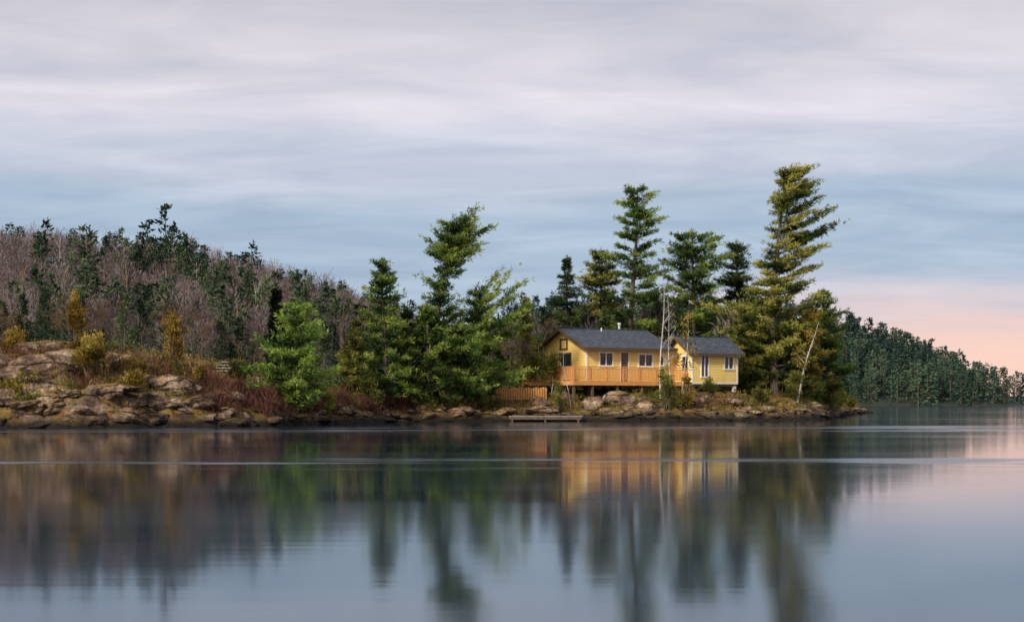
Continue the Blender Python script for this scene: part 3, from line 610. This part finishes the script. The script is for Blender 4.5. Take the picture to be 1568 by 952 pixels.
for xx in (-.6,.551):
    V=[(xx,0,-.1),(xx,1.7,.95),(xx,1.7,1.15),(xx,0,.12)];V=V+[(a+.05,b_,c_) for a,b_,c_ in V];mb.add(V,[(0,1,2,3),(7,6,5,4),(0,4,5,1),(1,5,6,2),(3,2,6,7),(0,3,7,4)])
mb.obj('stringers',[beam],parent=e)
e=bpy.data.objects.new('wooden_fence',None);scene.collection.objects.link(e);e.location=(-1.6,98.3,gh(-.5,98.3)-.1);e.rotation_euler[2]=.05
mb=MB()
for i in range(24): box(mb,i*.17,i*.17+.13,0,.025,.1,.95+.04*math.sin(i*2.1))
mb.obj('pickets',[deckm],parent=e)
mb=MB();box(mb,0,4.05,.03,.07,.25,.33);box(mb,0,4.05,.03,.07,.72,.8)
for i in range(4): box(mb,i*1.3,i*1.3+.09,.075,.16,-.3,1.0)
mb.obj('rails',[beam],parent=e)
e=bpy.data.objects.new('wooden_dock',None);scene.collection.objects.link(e);e.location=(2.2,94.0,.30);e.rotation_euler[2]=.04
mb=MB()
for i in range(27): box(mb,-2.4+i*.18,-2.4+i*.18+.16,-.6,.6,0,.05)
mb.obj('planks',[grey],parent=e)
mb=MB();box(mb,-2.4,2.4,-.55,-.45,-.18,-.003);box(mb,-2.4,2.4,.45,.55,-.18,-.003)
for xx in (-2.2,0,2.2): 
    for yy0 in (-.5,.5): tube(mb,[(xx,yy0,-.9),(xx,yy0,-.18)],[.07,.07],8)
mb.obj('frame',[beam],parent=e)
# ------------------------------------------------------------------ world
w=bpy.data.worlds.new('World');scene.world=w;w.use_nodes=True;nt=w.node_tree;nt.nodes.clear();L=nt.links
SUN=(-.60,-.77);EL=math.radians(30)
out=nd(nt,'ShaderNodeOutputWorld');bg=nd(nt,'ShaderNodeBackground');bg.inputs[1].default_value=.1;L.new(bg.outputs[0],out.inputs[0])
sky=nd(nt,'ShaderNodeTexSky');sky.sky_type='NISHITA';sky.sun_disc=False;sky.sun_elevation=EL;sky.sun_rotation=math.atan2(SUN[0],SUN[1])
tc=nd(nt,'ShaderNodeTexCoord');sx=nd(nt,'ShaderNodeSeparateXYZ');L.new(tc.outputs['Generated'],sx.inputs[0])
z=mth(nt,'MAXIMUM',sx.outputs[2],0.0);den=mth(nt,'ADD',z,.12)
cb=nd(nt,'ShaderNodeCombineXYZ');L.new(mth(nt,'DIVIDE',sx.outputs[0],den),cb.inputs[0]);L.new(mth(nt,'MULTIPLY',mth(nt,'DIVIDE',sx.outputs[1],den),1.5),cb.inputs[1])
mp=nd(nt,'ShaderNodeMapping');mp.inputs['Scale'].default_value=(.75,1,1);mp.inputs['Rotation'].default_value=(0,0,.12);L.new(cb.outputs[0],mp.inputs[0])
n1=noi(nt,.75,5,mp.outputs[0],.5);n1.inputs['Distortion'].default_value=.6
n2=noi(nt,2.1,7,mp.outputs[0],.58);n2.inputs['Distortion'].default_value=.5
zz=mth(nt,'ADD',z,mth(nt,'MULTIPLY',mth(nt,'SUBTRACT',n1.outputs['Fac'],.5),.11))
def s2l(*c): return tuple(((v/255+.055)/1.055)**2.4 if v>10 else v/3294 for v in c)
rp=ramp(nt,[(0,s2l(205,203,214)),(.035,s2l(194,199,212)),(.075,s2l(170,187,207)),(.13,s2l(166,185,205)),(.165,s2l(190,198,214)),(.205,s2l(219,215,226)),(.25,s2l(205,203,213)),(.29,s2l(194,192,202)),(.5,s2l(212,212,220)),(1,s2l(212,212,218))],zz)
col=mix(nt,1,rp.outputs[0],ramp(nt,[(.32,(.88,.91,.95)),(.5,(1.04,1.04,1.04)),(.68,(1.22,1.18,1.15))],n2.outputs['Fac']).outputs[0],'MULTIPLY')
az=mth(nt,'DIVIDE',sx.outputs[0],mth(nt,'MAXIMUM',sx.outputs[1],.05))
fa=nd(nt,'ShaderNodeMapRange');fa.interpolation_type='SMOOTHSTEP';fa.inputs[1].default_value=-.05;fa.inputs[2].default_value=.36;L.new(az,fa.inputs[0])
fe=nd(nt,'ShaderNodeMapRange');fe.interpolation_type='SMOOTHSTEP';fe.inputs[1].default_value=.095;fe.inputs[2].default_value=.035;L.new(mth(nt,'ADD',z,mth(nt,'MULTIPLY',mth(nt,'SUBTRACT',n1.outputs['Fac'],.5),.07)),fe.inputs[0])
pk_=ramp(nt,[(0,s2l(255,214,196)),(.05,s2l(248,208,196)),(.09,s2l(226,212,220))],z)
col=mix(nt,mth(nt,'MULTIPLY',fa.outputs[0],fe.outputs[0]),col,pk_.outputs[0])
sc=nd(nt,'ShaderNodeVectorMath',operation='SCALE');sc.inputs['Scale'].default_value=10.3;L.new(col,sc.inputs[0])
L.new(mix(nt,.95,sky.outputs[0],sc.outputs[0]),bg.inputs[0])
sun=bpy.data.lights.new('sun','SUN');sun.energy=3.9;sun.angle=math.radians(9);sun.color=(1,.90,.74)
so=bpy.data.objects.new('sun',sun);scene.collection.objects.link(so)
dv=Vector((SUN[0]*math.cos(EL),SUN[1]*math.cos(EL),math.sin(EL)));so.rotation_euler=dv.to_track_quat('Z','Y').to_euler()
# ------------------------------------------------------------------ camera
cd=bpy.data.cameras.new('camera');cam=bpy.data.objects.new('camera',cd);scene.collection.objects.link(cam)
cam.location=(0,0,1.3);cam.rotation_euler=(math.radians(90),0,0);cd.lens=49.45;cd.sensor_width=36;cd.shift_y=.0886;cd.clip_end=20000;cd.clip_start=.1
scene.camera=cam
scene.view_settings.view_transform='Standard';scene.view_settings.look='None';scene.view_settings.exposure=0
